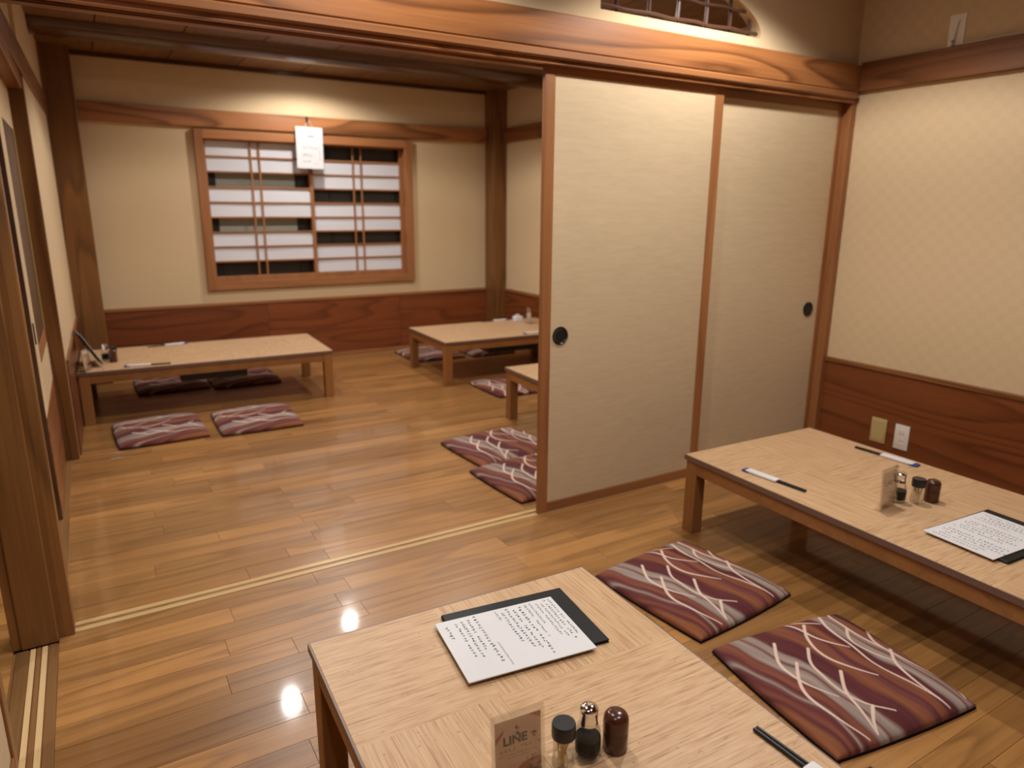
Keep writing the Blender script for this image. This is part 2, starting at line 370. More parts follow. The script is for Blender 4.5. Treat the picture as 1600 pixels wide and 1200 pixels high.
# ---- back wall with window hole
YB = 3.66; WX0, WX1, WZ0, WZ1 = -.69, .965, .68, 1.785
bm = nb()
bx(bm, -1.75, WX0, YB, YB+.12, 0, 2.33); bx(bm, WX1, 2.0, YB, YB+.12, 0, 2.33); bx(bm, WX0, WX1, YB, YB+.12, 0, WZ0); bx(bm, WX0, WX1, YB, YB+.12, WZ1, 2.33)
wb = struct(obj('wall_back', bm, PLASTER), 'cream plaster wall behind the back tables', 'wall')
for a, b in ((-1.467, -.3), (-.297, .86), (.863, 1.755)): box('dado_panel', a, b, YB-.012, YB, .03, .50, W_DADO, wb)
box('dado_cap', -1.467, 1.755, YB-.02, YB, .50, .525, W_FRAME_X, wb, .003)
box('skirting', -1.467, 1.755, YB-.018, YB, 0, .034, W_FRAME_X, wb, .002)
struct(box('trim_4', -1.467, 1.755, YB-.035, YB, 1.848, 1.971, W_BEAM, bev=.003), 'brown wooden rail across the back wall above the window', 'beam')
struct(box('trim_5', -1.665, 1.89, YB-.03, YB, CEIL_B-.03, CEIL_B, W_LOG, bev=.003), 'thin dark moulding where the back wall meets the ceiling', 'moulding')
# ---- corner pillars
struct(box('trim_6', -1.646, -1.467, 3.49, YB+.01, 0, CEIL_B+.005, W_POST, bev=.004), 'dark square wooden pillar in the left back corner', 'pillar')
struct(box('trim_7', 1.755, 1.925, 3.49, YB+.01, 0, CEIL_B+.005, W_POST, bev=.004), 'dark square wooden pillar in the right back corner', 'pillar')
# ---- right wall of the back room
w2 = struct(box('wall_right', 1.89, 1.97, .06, YB, 0, 2.33, PLASTER, bev=0), 'sliver of cream wall right of the back room pillar', 'wall')
box('dado_panel', 1.878, 1.89, .08, 3.49, 0, .50, W_DADO_Y, w2); box('dado_cap', 1.868, 1.89, .08, 3.49, .50, .525, W_BEAM_Y, w2)
struct(box('trim_8', 1.86, 1.89, .08, 3.49, 1.848, 1.971, W_BEAM_Y, bev=.003), 'short brown rail on the back room right wall', 'beam')

# ---- window
win = struct(empty('window_1', (.14, YB, WZ0)), 'wooden window with two paper shoji panels, some strips left open to the dark', 'window')
def wp(name, x0, x1, y0, y1, z0, z1, m, par=None, bev=.002):
    o = obj(name, bx(nb(), x0-.14, x1-.14, y0-YB, y1-YB, z0-WZ0, z1-WZ0, bev), m, par or win); return o
wp('frame_stile', -.738, -.676, YB-.035, YB+.12, .628, 1.832, W_FRAME_Z); wp('frame_stile', .945, 1.012, YB-.035, YB+.12, .628, 1.832, W_FRAME_Z)
wp('frame_rail', -.676, .945, YB-.033, YB+.12, 1.767, 1.832, W_FRAME_X); wp('frame_rail', -.676, .945, YB-.033, YB+.12, .628, .69, W_FRAME_X)
def shoji(x0, x1, y, z0, z1, vx, openrows):
    bm = nb()
    for q in ((x0, x0+.022, z0, z1), (x1-.028, x1, z0, z1), (x0+.022, x1-.028, z1-.012, z1), (x0+.022, x1-.028, z0, z0+.04)):
        bx(bm, q[0]-.14, q[1]-.14, y-YB, y+.026-YB, q[2]-WZ0, q[3]-WZ0, .0015)
    p = obj('shoji_panel', bm, W_FRAME_Z, win)
    za, zb = z0+.04, z1-.012; n = 9; h = (zb-za)/n
    for k in range(1, n): wp('bar', x0+.022, x1-.028, y+.004, y+.016, zb-k*h-.006, zb-k*h+.006, W_FRAME_X, p, .001)
    for v in vx: wp('bar', v-.006, v+.006, y+.002, y+.018, za, zb, W_FRAME_Z, p, .001)
    runs = []; k = 0
    while k < n:
        if k in openrows: k += 1; continue
        e = k
        while e+1 < n and e+1 not in openrows: e += 1
        runs.append((k, e)); k = e+1
    for a, b in runs:
        bm = nb(); bmesh.ops.create_grid(bm, x_segments=24, y_segments=8, size=.5)
        X0, X1, Z0, Z1 = x0+.02, x1-.026, zb-(b+1)*h+.001, zb-a*h-.001
        ph = random.uniform(0, 6)
        for v in bm.verts:
            x, z = X0+(v.co.x+.5)*(X1-X0), Z0+(v.co.y+.5)*(Z1-Z0)
            v.co = Vector((x-.14, y+.0175+.0016*math.sin(x*9+z*14+ph)-YB, z-WZ0))
        obj('paper_strip', bm, SHOJI_W, p, smooth=True)
shoji(-.680, .150, YB+.018, .690, 1.770, (-.33, -.265), {2, 5, 8})
shoji(.122, .950, YB+.048, .690, 1.770, (.505, .575), {0, 3, 6})
ow = wp('outer_sash', -.69, .965, YB+.118, YB+.124, .68, 1.785, ALU)
for a, b, m_ in ((-.69, -.592, ALU), (.022, .09, ALU), (.30, .335, ALU), (.90, .965, ALU)): wp('sash_stile', a, b, YB+.100, YB+.117, .68, 1.785, m_, ow)
wp('frosted_pane', -.592, .022, YB+.108, YB+.116, .93, 1.62, GREYPANE, ow); wp('pane', .09, .90, YB+.108, YB+.113, .70, 1.77, DARKPANE, ow); wp('pane', -.592, .022, YB+.108, YB+.113, .70, .925, DARKPANE, ow)

# ---- left side of the back room
XW = -1.684
def skew(o):
    # the far part of the left wall runs a little askew
    Tm = Matrix.Translation((-1.684, 1.8, 0)); o.data.transform(Tm @ Matrix.Rotation(R(-1.32), 4, 'Z') @ Tm.inverted())
    for c in o.children: skew(c)
wl = struct(box('wall_left', -1.76, XW, 1.80, YB, 0, 2.33, PLASTER, bev=0), 'narrow cream wall between the left pillar and the sliding door', 'wall')
box('dado_panel', XW, XW+.008, 1.82, 3.49, 0, .49, W_DADO_Y, wl); box('dado_cap', XW, XW+.012, 1.82, 3.49, .49, .512, W_BEAM_Y, wl)
skew(wl)
wl2 = struct(box('wall_left', -1.76, -1.70, .06, 1.80, 1.85, 2.40, PLASTER, bev=0), 'strip of cream wall above the left sliding door', 'wall')
t9 = struct(box('trim_9', -1.72, -1.672, .06, 3.52, 1.848, 1.971, W_BEAM_Y, bev=.003), 'brown wooden rail along the left wall of the back room', 'beam'); skew(t9); skew(wl2)
struct(box('trim_10', -1.79, -1.69, .06, 1.76, 1.785, 1.845, W_BEAM_Y, bev=.003), 'door head beam above the left sliding door', 'beam')
struct(box('trim_11', -1.80, -1.684, 1.76, 1.86, 0, 1.846, W_POST, bev=.003), 'slim wooden door post at the left, before the back table', 'post')
ft = struct(box('trim_12', -1.775, -1.722, .06, 1.76, -.01, .002, W_TRACK, bev=.001), 'wooden floor track under the left sliding door', 'sill')
d3 = struct(empty('door_3', (-1.759, 1.35, .003)), 'cream sliding door with tall dark wood inset at the far left', 'door')
def dp(name, x0, x1, y0, y1, z0, z1, m, par=None, bev=.0015): return obj(name, bx(nb(), x0+1.75, x1+1.75, y0-1.35, y1-1.35, z0, z1, bev), m, par or d3)
for q in ((.955, 1.14, .44, 1.78), (1.72, 1.757, .44, 1.78), (1.14, 1.72, .44, .64), (1.14, 1.72, 1.60, 1.78)): dp('panel', -1.768, -1.737, *q, PLASTER, None, 0)
dp('dado_panel', -1.768, -1.735, .955, 1.757, 0, .44, W_BEAM_Y)
dp('inset_board', -1.768, -1.7395, 1.14, 1.72, .64, 1.60, W_INSET, None, 0); dp('lit_inset_sill', -1.7395, -1.7345, 1.14, 1.72, .632, .70, W_FRAME_Z); dp('lit_inset_edge', -1.7395, -1.7345, 1.705, 1.722, .632, 1.605, PLATEB, None, 0)  # paler sill and edge strips put the light on the inset reveals into colour
dp('edge_stile', -1.768, -1.738, .948, .955, 0, 1.78, W_INSET); dp('pull', -1.737, -1.733, .985, 1.01, .735, .82, PULL)
# ---- front left post, jamb and the corridor door
po = struct(box('trim_13', -1.835, -1.74, -.037, .06, 0, CEIL_F, W_POST, bev=.004), 'large wooden post at the left end of the partition', 'post')
box('groove_strip', -1.857, -1.835, -.03, .06, 0, CEIL_F, W_POST, po, .002)
struct(box('trim_14', -1.742, -1.699, -.014, .05, 0, 1.79, W_POST, bev=.002), 'slim jamb on the right side of the large left post', 'post')
d4 = struct(empty('door_4', (-1.825, -1.0, .002)), 'corridor sliding door standing in the left floor track, its wooden stile at the picture corner', 'door')
def d4p(name, y0, y1, z0, z1, m, x0=-.014, x1=.014): return obj(name, bx(nb(), x0, x1, y0+1.0, y1+1.0, z0, z1, .002), m, d4)
d4p('stile', -.59, -.55, 0, 1.785, W_POST); d4p('stile', -1.45, -1.41, 0, 1.785, W_POST); d4p('bottom_rail', -1.41, -.59, 0, .05, W_BEAM_Y); d4p('top_rail', -1.41, -.59, 1.75, 1.785, W_BEAM_Y)
d4p('panel', -1.41, -.59, .05, 1.75, FUSUMA, -.008, .008)
struct(box('trim_15', -1.87, -1.73, -3.2, -.037, 1.79, 1.955, W_BEAM_Y, bev=.003), 'door head beam over the corridor door track', 'beam')
struct(box('wall_left', -1.86, -1.75, -3.2, -.037, 1.955, CEIL_F, PLASTER, bev=0), 'cream wall above the corridor door', 'wall')
struct(box('wall_corridor', -3.05, -3.0, -3.25, 3.75, 0, CEIL_F, W_DADO_Y, bev=0), 'corridor wall beyond the left post', 'wall')
struct(box('wall_front', -3.05, 2.0, -3.25, -3.2, 0, CEIL_F, W_DADO, bev=0), 'wall behind the camera', 'wall')
struct(box('wall_corridor', -3.0, -1.76, 3.72, 3.77, 0, CEIL_F, PLASTER, bev=0), 'end wall of the corridor', 'wall')

# ---- partition: head beam, upper wall with fan transom, sliding doors
na = struct(box('trim_16', -1.74, 1.835, -.042, .0, 1.835, 1.957, W_BEAM, bev=.004), 'broad wooden beam with loop grain above the sliding doors', 'beam')
box('bead', -1.70, 1.806, -.046, .0, 1.803, 1.834, W_FRAME_X, na, .006)
ka = struct(box('trim_17', -1.70, 1.80, -.030, .085, 1.80, 1.835, W_BEAM, bev=.002), 'grooved door head board above the sliding doors', 'beam')
for a, b in ((-.030, -.006), (.0195, .0215), (.046, .085)): box('groove_ridge', -1.70, 1.80, a, b, 1.786, 1.80, W_BEAM, ka, .001)
struct(box('trim_18', -1.66, 1.89, .06, .09, 1.84, 1.96, W_BEAM, bev=.003), 'rail on the back room side of the partition', 'beam')
bm = nb(); zb, zt, ya, yb = 1.955, CEIL_F, .0, .06; ox, oz, oa, oh = .243, 2.006, .89, .235
bx(bm, -1.75, ox, ya, yb, zb, zt); bx(bm, ox+oa, 1.90, ya, yb, zb, zt); bx(bm, ox, ox+oa, ya, yb, zb, oz)
arc = [(ox + oa*math.sin(t), oz + oh*math.cos(t)) for t in np.linspace(0, PI/2, 25)]
F = [[bm.verts.new((x, y, z)) for x, z in arc] for y in (ya, yb)]; T = [[bm.verts.new((x, y, zt)) for x, z in arc] for y in (ya, yb)]
for k in range(24):
    bm.faces.new([F[0][k], F[0][k+1], T[0][k+1], T[0][k]]); bm.faces.new([F[1][k], T[1][k], T[1][k+1], F[1][k+1]]); bm.faces.new([F[0][k], F[1][k], F[1][k+1], F[0][k+1]])
wpn = struct(obj('wall_partition', bm, PLASTER), 'cream plaster above the partition beam, around a fan-shaped opening', 'wall')
fan = struct(empty('window_2', (ox, .03, oz)), 'fan-shaped transom opening with dark bamboo lattice', 'window')
for x in (.345, .51, .665, .825, .965, 1.085):
    top = oh*math.sqrt(max(0, 1-((x-ox)/oa)**2)); obj('bamboo_upright', tube(nb(), [(x-ox, .005, 0), (x-ox+.004, .004, top*.5), (x-ox, .005, top)], .008), BAMBOO, fan, smooth=True)
for z in (.022, .10, .17):
    xe = oa*math.sqrt(1-(z/oh)**2); pts = [(xe*k/12, -.008+.002*math.sin(k*1.7), z+.003*math.sin(k*2.1)) for k in range(13)]
    obj('bamboo_crossbar', tube(nb(), pts, .007), BAMBOO, fan, smooth=True)
def fusuma(name, x0, x1, y, label, pullx, rs=.05):
    t = struct(empty(name, (x0, y, .002)), label, 'door'); W_ = x1-x0; H_ = 1.786
    def p(nm, a, b, c, d, m, y0=-.011, y1=.011): return obj(nm, bx(nb(), a, b, y0, y1, c, d, .0015), m, t)
    p('stile', 0, .044, 0, H_, W_FRAME_Z); p('stile', W_-rs, W_, 0, H_, W_FRAME_Z)
    p('bottom_rail', .044, W_-rs, 0, .044, W_FRAME_X); p('top_rail', .044, W_-rs, H_-.034, H_, W_FRAME_X)
    p('paper_panel', .044, W_-rs, .044, H_-.034, FUSUMA, -.008, .008)
    bm = nb(); lathe(bm, [(0, -.004), (.027, -.004), (.029, .001), (.033, .0045), (.037, .0035), (.038, 0)], 32)
    bmesh.ops.rotate(bm, verts=bm.verts, matrix=Matrix.Rotation(R(90), 3, 'X')); bmesh.ops.translate(bm, verts=bm.verts, vec=(pullx-x0, -.009, .768))
    h = obj('finger_pull', bm, PULL, t, smooth=True)
    bm = nb(); lathe(bm, [(0, 0), (.027, 0), (.027, .0015), (0, .0015)], 32)
    bmesh.ops.rotate(bm, verts=bm.verts, matrix=Matrix.Rotation(R(90), 3, 'X')); bmesh.ops.translate(bm, verts=bm.verts, vec=(pullx-x0, -.0095, .768))
    obj('pull_cup', bm, PULLIN, h, smooth=True)
fusuma('door_1', 0, .93, .008, 'left cream paper sliding door with round dark pull near its left edge', .093)
fusuma('door_2', .885, 1.80, .033, 'right cream paper sliding door with round dark pull near the corner', 1.690, .036)
struct(box('trim_19', 1.795, 1.836, -.022, .085, 0, 1.805, W_FRAME_Z, bev=.002), 'slim jamb in the corner right of the sliding doors', 'post')

# ---- right wall of the front room
wr = struct(box('wall_right', 1.835, 1.92, -3.2, .06, 0, CEIL_F, WALLPAPER, bev=0), 'beige wall with faint checker pattern right of the sliding doors', 'wall')
for a, b in ((-3.2, -1.75), (-1.747, -.022)): box('dado_panel', 1.826, 1.835, a, b, 0, .488, W_DADO_Y, wr)
box('dado_cap', 1.818, 1.835, -3.2, -.022, .488, .513, W_BEAM_Y, wr, .003)
struct(box('trim_20', 1.803, 1.835, -3.2, -.042, 1.838, 1.968, W_BEAM_Y, bev=.003), 'brown wooden rail along the right wall', 'beam')

# ---- recessed ceiling lamps
LAMP_LABELS = ['small recessed ceiling lamp before the window wall', 'recessed ceiling lamp left of the back room beam', 'recessed ceiling lamp right of the back room beam', 'recessed ceiling lamp in the back room near the open doorway',
 'recessed ceiling lamp in the back room behind the closed sliding doors', 'recessed front room lamp above the left part of the doorway', 'recessed front room lamp lighting the right sliding door', 'recessed front room lamp above the nearest table',
 'recessed front room lamp above the camera', 'recessed lamp in the corridor ceiling']
for i, (x, y, z, P) in enumerate(LAMPS):
    t = empty('ceiling_lamp', (x, y, z))
    tag(t, LAMP_LABELS[i], 'lamp', 'recessed ceiling lamps')
    obj('trim_ring', lathe(nb(), [(.045, -.001), (.048, -.006), (.058, -.005), (.062, 0), (.045, 0)], 32), PLATEW, t, smooth=True)
    obj('lens', lathe(nb(), [(0, -.016), (.02, -.0145), (.036, -.010), (.048, -.002)], 32), LENS, t, smooth=True)
    ld = bpy.data.lights.new('lamp_light', 'SPOT'); ld.energy = P; ld.color = LAMP_COL; ld.spot_size = R(162 if i == 0 else 142); ld.spot_blend = .3; ld.shadow_soft_size = .04
    lo = bpy.data.objects.new('lamp_light', ld); COL.objects.link(lo); lo.parent = t; lo.location = (0, 0, -.035 if i == 0 else -.06)

# ================================================================== THINGS
# ---- low tables
UNDER = plain('bounce_absorber', s2l(62, 40, 24), .7)
def make_table(L, Wd, H=.325):
    """long side along local y"""
    t = empty('low_table')
    o = obj('tabletop', bx(nb(), -Wd/2+.004, Wd/2-.004, -L/2+.004, L/2-.004, H-.02, H, .001), TABLETOP, t)
    obj('added_shade_board', bx(nb(), -Wd/2+.04, Wd/2-.04, -L/2+.04, L/2-.04, H-.024, H-.0201), UNDER, t)  # dark sheet added beneath the top to cut bounce light under the table
    for q in ((-Wd/2, -Wd/2+.004, -L/2, L/2), (Wd/2-.004, Wd/2, -L/2, L/2), (-Wd/2+.004, Wd/2-.004, -L/2, -L/2+.004), (-Wd/2+.004, Wd/2-.004, L/2-.004, L/2)):
        obj('edge_band', bx(nb(), q[0], q[1], q[2], q[3], H-.0205, H-.001), GREYEDGE, t)
    i = .006; w_ = .056; a = .030
    for sx in (-1, 1):
        for sy in (-1, 1):
            x, y = sx*(Wd/2-i), sy*(L/2-i)
            obj('leg', bx(nb(), min(x, x-sx*w_), max(x, x-sx*w_), min(y, y-sy*w_), max(y, y-sy*w_), 0, H-.021, .003), W_LEG, t)
    for s in (-1, 1):
        x = s*(Wd/2-i-.002); obj('apron', bx(nb(), min(x, x-s*a), max(x, x-s*a), -L/2+i+w_, L/2-i-w_, H-.073, H-.021, .002), W_TABLE, t)
        y = s*(L/2-i-.002); obj('apron', bx(nb(), -Wd/2+i+w_, Wd/2-i-w_, min(y, y-s*a), max(y, y-s*a), H-.073, H-.021, .002), W_TABLE, t)
    return t
def heater(t):
    obj('under_table_unit', bx(nb(), -.298, -.02, -.20, .20, .195, .301, .006), BLACK, t, label='flat black unit fixed under the tabletop')
T1 = make_table(1.5, .745); T1.location = (-.865, -1.667, 0); T1.rotation_euler.z = R(-2.1)
tag(T1, 'nearest low table with woven bamboo top, menu and condiments at the picture bottom', 'table', 'low wooden tables')
T2 = copy_tree(T1); T2.location = (.782, -1.165, 0); T2.rotation_euler.z = R(-1.7)
tag(T2, 'low wooden table against the right wall below the power socket', 'table', 'low wooden tables')
T3 = copy_tree(T1); heater(T3); T3.location = (-.900, 2.722, 0); T3.rotation_euler.z = R(88)
tag(T3, 'long low wooden table under the window in the left back corner', 'table', 'low wooden tables')
T4 = make_table(1.2, .75); T4.location = (1.235, 2.555, 0); T4.rotation_euler.z = R(87.8)
tag(T4, 'low wooden table by the right back pillar, partly behind the sliding door', 'table', 'low wooden tables')
T5 = copy_tree(T4); T5.location = (1.185, .915, 0); T5.rotation_euler.z = R(88.3)
heater(T4)
tag(T5, 'low wooden table whose corner and one leg show left of the sliding door edge', 'table', 'low wooden tables')

# ---- floor cushions: printed pattern as a colour attribute
CW, CD, NG = .49, .46, 190
ARCS = [[(.321,.181),(.218,.338),(.207,.493),(.249,.600),(.311,.691)],
 [(.310,.380),(.190,.536),(.154,.692),(.177,.838),(.224,.976)],
 [(.471,.299),(.383,.413),(.358,.533),(.358,.634),(.395,.803),(.494,.892)],
 [(.483,.535),(.381,.668),(.327,.833),(.289,.965)],
 [(.410,.821),(.331,.900),(.292,.966)],
 [(.647,.081),(.561,.194),(.503,.342),(.558,.528),(.600,.610),(.637,.650)],
 [(.551,.004),(.588,.123),(.600,.216),(.635,.317),(.695,.391)],
 [(.573,-.010),(.653,.044),(.737,.122)],
 [(.837,.008),(.756,.131),(.736,.236),(.717,.456),(.725,.640),(.773,.794),(.808,.974)],
 [(.919,-.004),(.862,.118),(.869,.338),(.903,.513),(.950,.695),(1.0,.786)],
 [(.848,.225),(.770,.321),(.765,.422),(.843,.568)],
 [(.921,.486),(.842,.588),(.798,.715),(.794,.828),(.808,.974)],
 [(.970,.271),(.900,.380),(.894,.516)],
 [(1.0,.843),(.995,.888),(.97,.952)]]
def spline(P, n=9):
    P = np.array(P); Q = np.vstack([2*P[0]-P[1], P, 2*P[-1]-P[-2]]); out = []
    for i in range(1, len(Q)-2):
        for t in np.linspace(0, 1, n, endpoint=False):
            a, b, c, d = Q[i-1], Q[i], Q[i+1], Q[i+2]
            out.append(.5*((2*b)+(-a+c)*t+(2*a-5*b+4*c-d)*t*t+(-a+3*b-3*c+d)*t**3))
    out.append(P[-1]); return np.array(out)
def cushion_print(u, v):
    """u, v in 0..1 -> linear rgb; flowing bands along v, cream grass-blade arcs on top"""
    lum = np.zeros_like(u)
    def sn(a, b, p): return np.sin(a*u*2*PI + b*v*2*PI + p)
    s = v*v*(3-2*v)
    w_ = u - .20*s*(1-.45*u) + .016*sn(.7, 1.1, .5) + .012*sn(1.9, 1.4, 2.0) + .006*sn(5, 2.3, 1.0)
    rust, rust2, burg, grey, plum = s2l(134, 74, 54), s2l(142, 84, 50), s2l(96, 40, 42), s2l(166, 148, 136), s2l(116, 64, 60)
    stops = [(-.25, rust2), (-.14, rust2), (-.11, burg), (-.085, rust), (-.05, burg), (-.025, plum), (-.01, grey), (.01, plum), (.03, burg), (.05, rust), (.08, rust), (.10, plum), (.13, grey), (.18, grey), (.20, plum), (.225, grey), (.26, grey), (.285, burg), (.40, burg), (.44, rust2), (.50, rust), (.53, plum), (.555, burg), (.585, rust), (.625, rust2),
             (.66, burg), (.71, burg), (.74, grey), (.785, grey), (.80, rust), (.83, grey), (.86, rust), (.91, rust2), (.95, burg), (1.03, burg), (1.2, rust)]
    xs_ = [a for a, _ in stops]; C_ = np.stack([np.interp(w_, xs_, [c[k] for _, c in stops]) for k in range(3)], -1)
    st = .5 + .5*np.sin(w_*150 + 3*sn(1.0, .7, .3)); st2 = .5+.5*np.sin(w_*67+2*sn(.5, .9, 1.3))
    C_ *= (1 + .12*(st-.5) + .20*(st2-.5))[..., None]
    d = np.full(u.shape, 9.0); wd = np.full(u.shape, .01)
    for k, a in enumerate(ARCS):
        S = spline(a); n = len(S)-1
        for _ in range(10): S[1:-1] = (S[:-2]+2*S[1:-1]+S[2:])/4
        for i in range(n):
            p, q = S[i], S[i+1]; e = (q-p)*np.array([CW, CD]); l2 = e@e+1e-12
            tx, ty = (u-p[0])*CW, (v-p[1])*CD; t = np.clip((tx*e[0]+ty*e[1])/l2, 0, 1)
            dd = np.hypot(tx-t*e[0], ty-t*e[1]); f = (i+t)/n; hw = .0044*np.clip(1.25-.8*f, .35, 1)
            m_ = dd-hw < d; d = np.where(m_, dd-hw, d)
    a_ = np.clip(.5 - d/.0022, 0, 1)[..., None]
    return np.clip(C_*(1-a_) + np.array(s2l(240, 212, 194))*a_, 0, 1)
def make_cushion():
    t = empty('floor_cushion')
    n = NG; g = np.linspace(0, 1, n+1); U, V_ = np.meshgrid(g, g, indexing='ij')
    e = lambda a: 1-np.abs(2*a-1)**5
    bul = e(U)*e(V_); Z = .014 + .028*np.clip(bul, 0, 1)**.55 + .0022*np.sin(U*17+V_*7)*bul + .0018*np.sin(V_*21-U*9)*bul
    bow = -.007
    X = (U-.5)*(CW + 2*bow*(1-4*(V_-.5)**2)*-1); Y = -(V_-.5)*(CD - 2*bow*(1-4*(U-.5)**2))
    co = np.stack([X, Y, Z], -1).reshape(-1, 3)
    idx = np.arange((n+1)*(n+1)).reshape(n+1, n+1)
    fc_ = np.stack([idx[:-1, :-1], idx[:-1, 1:], idx[1:, 1:], idx[1:, :-1]], -1).reshape(-1, 4)
    # rim skirt down to the seam
    rim = np.concatenate([idx[0, :-1], idx[:-1, -1], idx[-1, :0:-1], idx[:0:-1, 0]])
    sk = co[rim].copy(); sk[:, :2] *= .999; sk[:, 2] = .0062; b0 = len(co)
    co = np.vstack([co, sk]); m_ = len(rim); r2 = np.arange(m_)
    sf = np.stack([rim, rim[(r2+1) % m_], b0+(r2+1) % m_, b0+r2], -1)[:, ::-1]
    fc_ = np.vstack([fc_[:, ::-1], sf[:, ::-1]])
    me = bpy.data.meshes.new('cover'); me.from_pydata(co.tolist(), [], fc_.tolist())
    col = cushion_print(U, V_).reshape(-1, 3); col = np.vstack([col, col[rim]])
    at = me.color_attributes.new('print', 'FLOAT_COLOR', 'POINT'); at.data.foreach_set('color', np.hstack([col, np.ones((len(col), 1))]).astype(np.float32).ravel())
    me.materials.append(FABRIC); me.shade_smooth(); me.validate()
    bmx = bmesh.new(); bmx.from_mesh(me); bmesh.ops.recalc_face_normals(bmx, faces=bmx.faces); bmx.to_mesh(me); bmx.free()
    o = bpy.data.objects.new('cover', me); COL.objects.link(o); o.parent = t
    bm = nb(); N = 12
    ring = [(a, 0) for a in np.linspace(0, 1, N, endpoint=False)] + [(1, a) for a in np.linspace(0, 1, N, endpoint=False)] + [(1-a, 1) for a in np.linspace(0, 1, N, endpoint=False)] + [(0, 1-a) for a in np.linspace(0, 1, N, endpoint=False)]
    lv = []
    for z, s in ((.0, .985), (.003, 1.006), (.0065, 1.007), (.0085, .998)):
        lv.append([bm.verts.new((s*(u_-.5)*(CW-2*bow*(1-4*(v_-.5)**2)), -s*(v_-.5)*(CD-2*bow*(1-4*(u_-.5)**2)), z)) for u_, v_ in ring])
    for a, b in zip(lv, lv[1:]):
        for k in range(len(ring)): bm.faces.new([a[k], a[(k+1) % len(ring)], b[(k+1) % len(ring)], b[k]])
    bm.faces.new(lv[0]); bm.faces.new(lv[-1][::-1])
    obj('underside', bm, BLACKCLOTH, t, label='black underside cloth')
    return t
CUSH = [(.135, -.768, 5, .945, 1.02, 'rust and burgundy floor cushion with cream blades, farther of the two before the right table'),
 (.130, -1.336, -8, 1.0, 1.0, 'rust and burgundy floor cushion with cream blades, nearest whole one beside the front table'),
 (-.410, -1.300, -3, 1.0, 1.0, 'rust and grey floor cushion mostly under the front table, only its right strip showing'),
 (-.355, -1.800, -3, 1.0, 1.0, 'floor cushion of which only a rust corner shows at the bottom picture edge'),
 (-1.283, 2.055, 92, 1.02, .98, 'dull red floor cushion before the left back table, left one of the pair'),
 (-.755, 2.010, 89, 1.02, .98, 'dull red floor cushion before the left back table, right one of the pair'),
 (-1.105, 3.225, 90, 1.0, 1.0, 'floor cushion behind the left back table, seen under it at the left'),
 (-.620, 3.165, 90, 1.0, 1.0, 'floor cushion behind the left back table, seen under it at the right'),
 (.285, .825, 3, .99, .98, 'floor cushion left of the sliding door edge, farther one with bold cream blades'),
 (.225, .365, 3, .99, .98, 'floor cushion left of the sliding door edge, nearer one touching the door sill'),
 (1.045, 1.945, 180, 1.0, 1.0, 'floor cushion between the right back table and the table corner at the door'),
 (.985, 3.290, 90, 1.0, 1.0, 'floor cushion behind the right back table with its left end sticking out'),
 (1.49, 3.24, 90, 1.0, .9, 'floor cushion behind the right back table, seen darkly under its right half')]
c0 = make_cushion()
for i, (x, y, a, sx, sy, lab) in enumerate(CUSH):
    c = c0 if i == 0 else copy_tree(c0)
    c.location = (x, y, .0008); c.rotation_euler.z = R(a); c.scale = (sx, sy, 1); tag(c, lab, 'cushion', 'printed floor cushions')

# ---- condiments
TZ = .3255
def soy(label, x, y):
    t = tag(empty('soy_sauce_bottle', (x, y, TZ)), label, 'bottle', 'glass soy sauce bottles')
    obj('glass_body', lathe(nb(), [(0, .001), (.0195, .001), (.0225, .004), (.024, .011), (.0243, .034), (.0232, .050), (.0200, .064), (.0168, .071), (.0160, .076)], 36), GLASS, t, smooth=True)
    obj('soy_sauce', lathe(nb(), [(0, .010), (.0195, .010), (.0226, .014), (.0231, .026), (.0229, .042), (0, .042)], 36), SOY, t, smooth=True)
    obj('glass_foot', lathe(nb(), [(.0, .0090), (.018, .0090), (.0215, .007), (.021, .003), (.018, .0015)], 36), GLASS, t, smooth=True)
    obj('chrome_cap', lathe(nb(), [(.0168, .069), (.0170, .071), (.0160, .073), (.0160, .092), (.0168, .094), (.0168, .098), (.0155, .1015), (.011, .1042), (.005, .1055), (0, .1058)], 36), CHROME, t, smooth=True)
    return t
def picks(label, x, y):
    t = tag(empty('toothpick_jar', (x, y, TZ)), label, 'jar', 'toothpick jars')
    obj('glass_body', lathe(nb(), [(0, .001), (.0185, .001), (.020, .004), (.0192, .018), (.0185, .040), (.0190, .058), (.0195, .066)], 32), GLASS, t, smooth=True)
    obj('cap', lathe(nb(), [(.0185, .060), (.0210, .060), (.0214, .063), (.0214, .0835), (.0200, .0868), (0, .0868)], 36), BLACK, t, smooth=True)
    bm = nb()
    for k in range(26):
        a, a2 = random.uniform(0, 6.28), random.uniform(0, 6.28); r1, r2 = random.uniform(0, .011), random.uniform(0, .014)
        tube(bm, [(r1*math.cos(a), r1*math.sin(a), .003), (r2*math.cos(a2), r2*math.sin(a2), .057)], .0011, 5)
    obj('toothpicks', bm, PICK, t, kind='stuff')
    return t
def shaker(label, x, y):
    t = tag(empty('spice_shaker', (x, y, TZ)), label, 'shaker', 'brown spice shakers')
    obj('body', lathe(nb(), [(0, 0), (.0210, 0), (.0226, .002), (.0229, .040), (.0227, .0405)], 36), LACQUER, t, smooth=True)
    obj('domed_lid', lathe(nb(), [(.0229, .041), (.0232, .0425), (.0232, .060), (.0222, .068), (.0185, .074), (.012, .0772), (0, .0782)], 36), LACQUER, t, smooth=True)
    return t
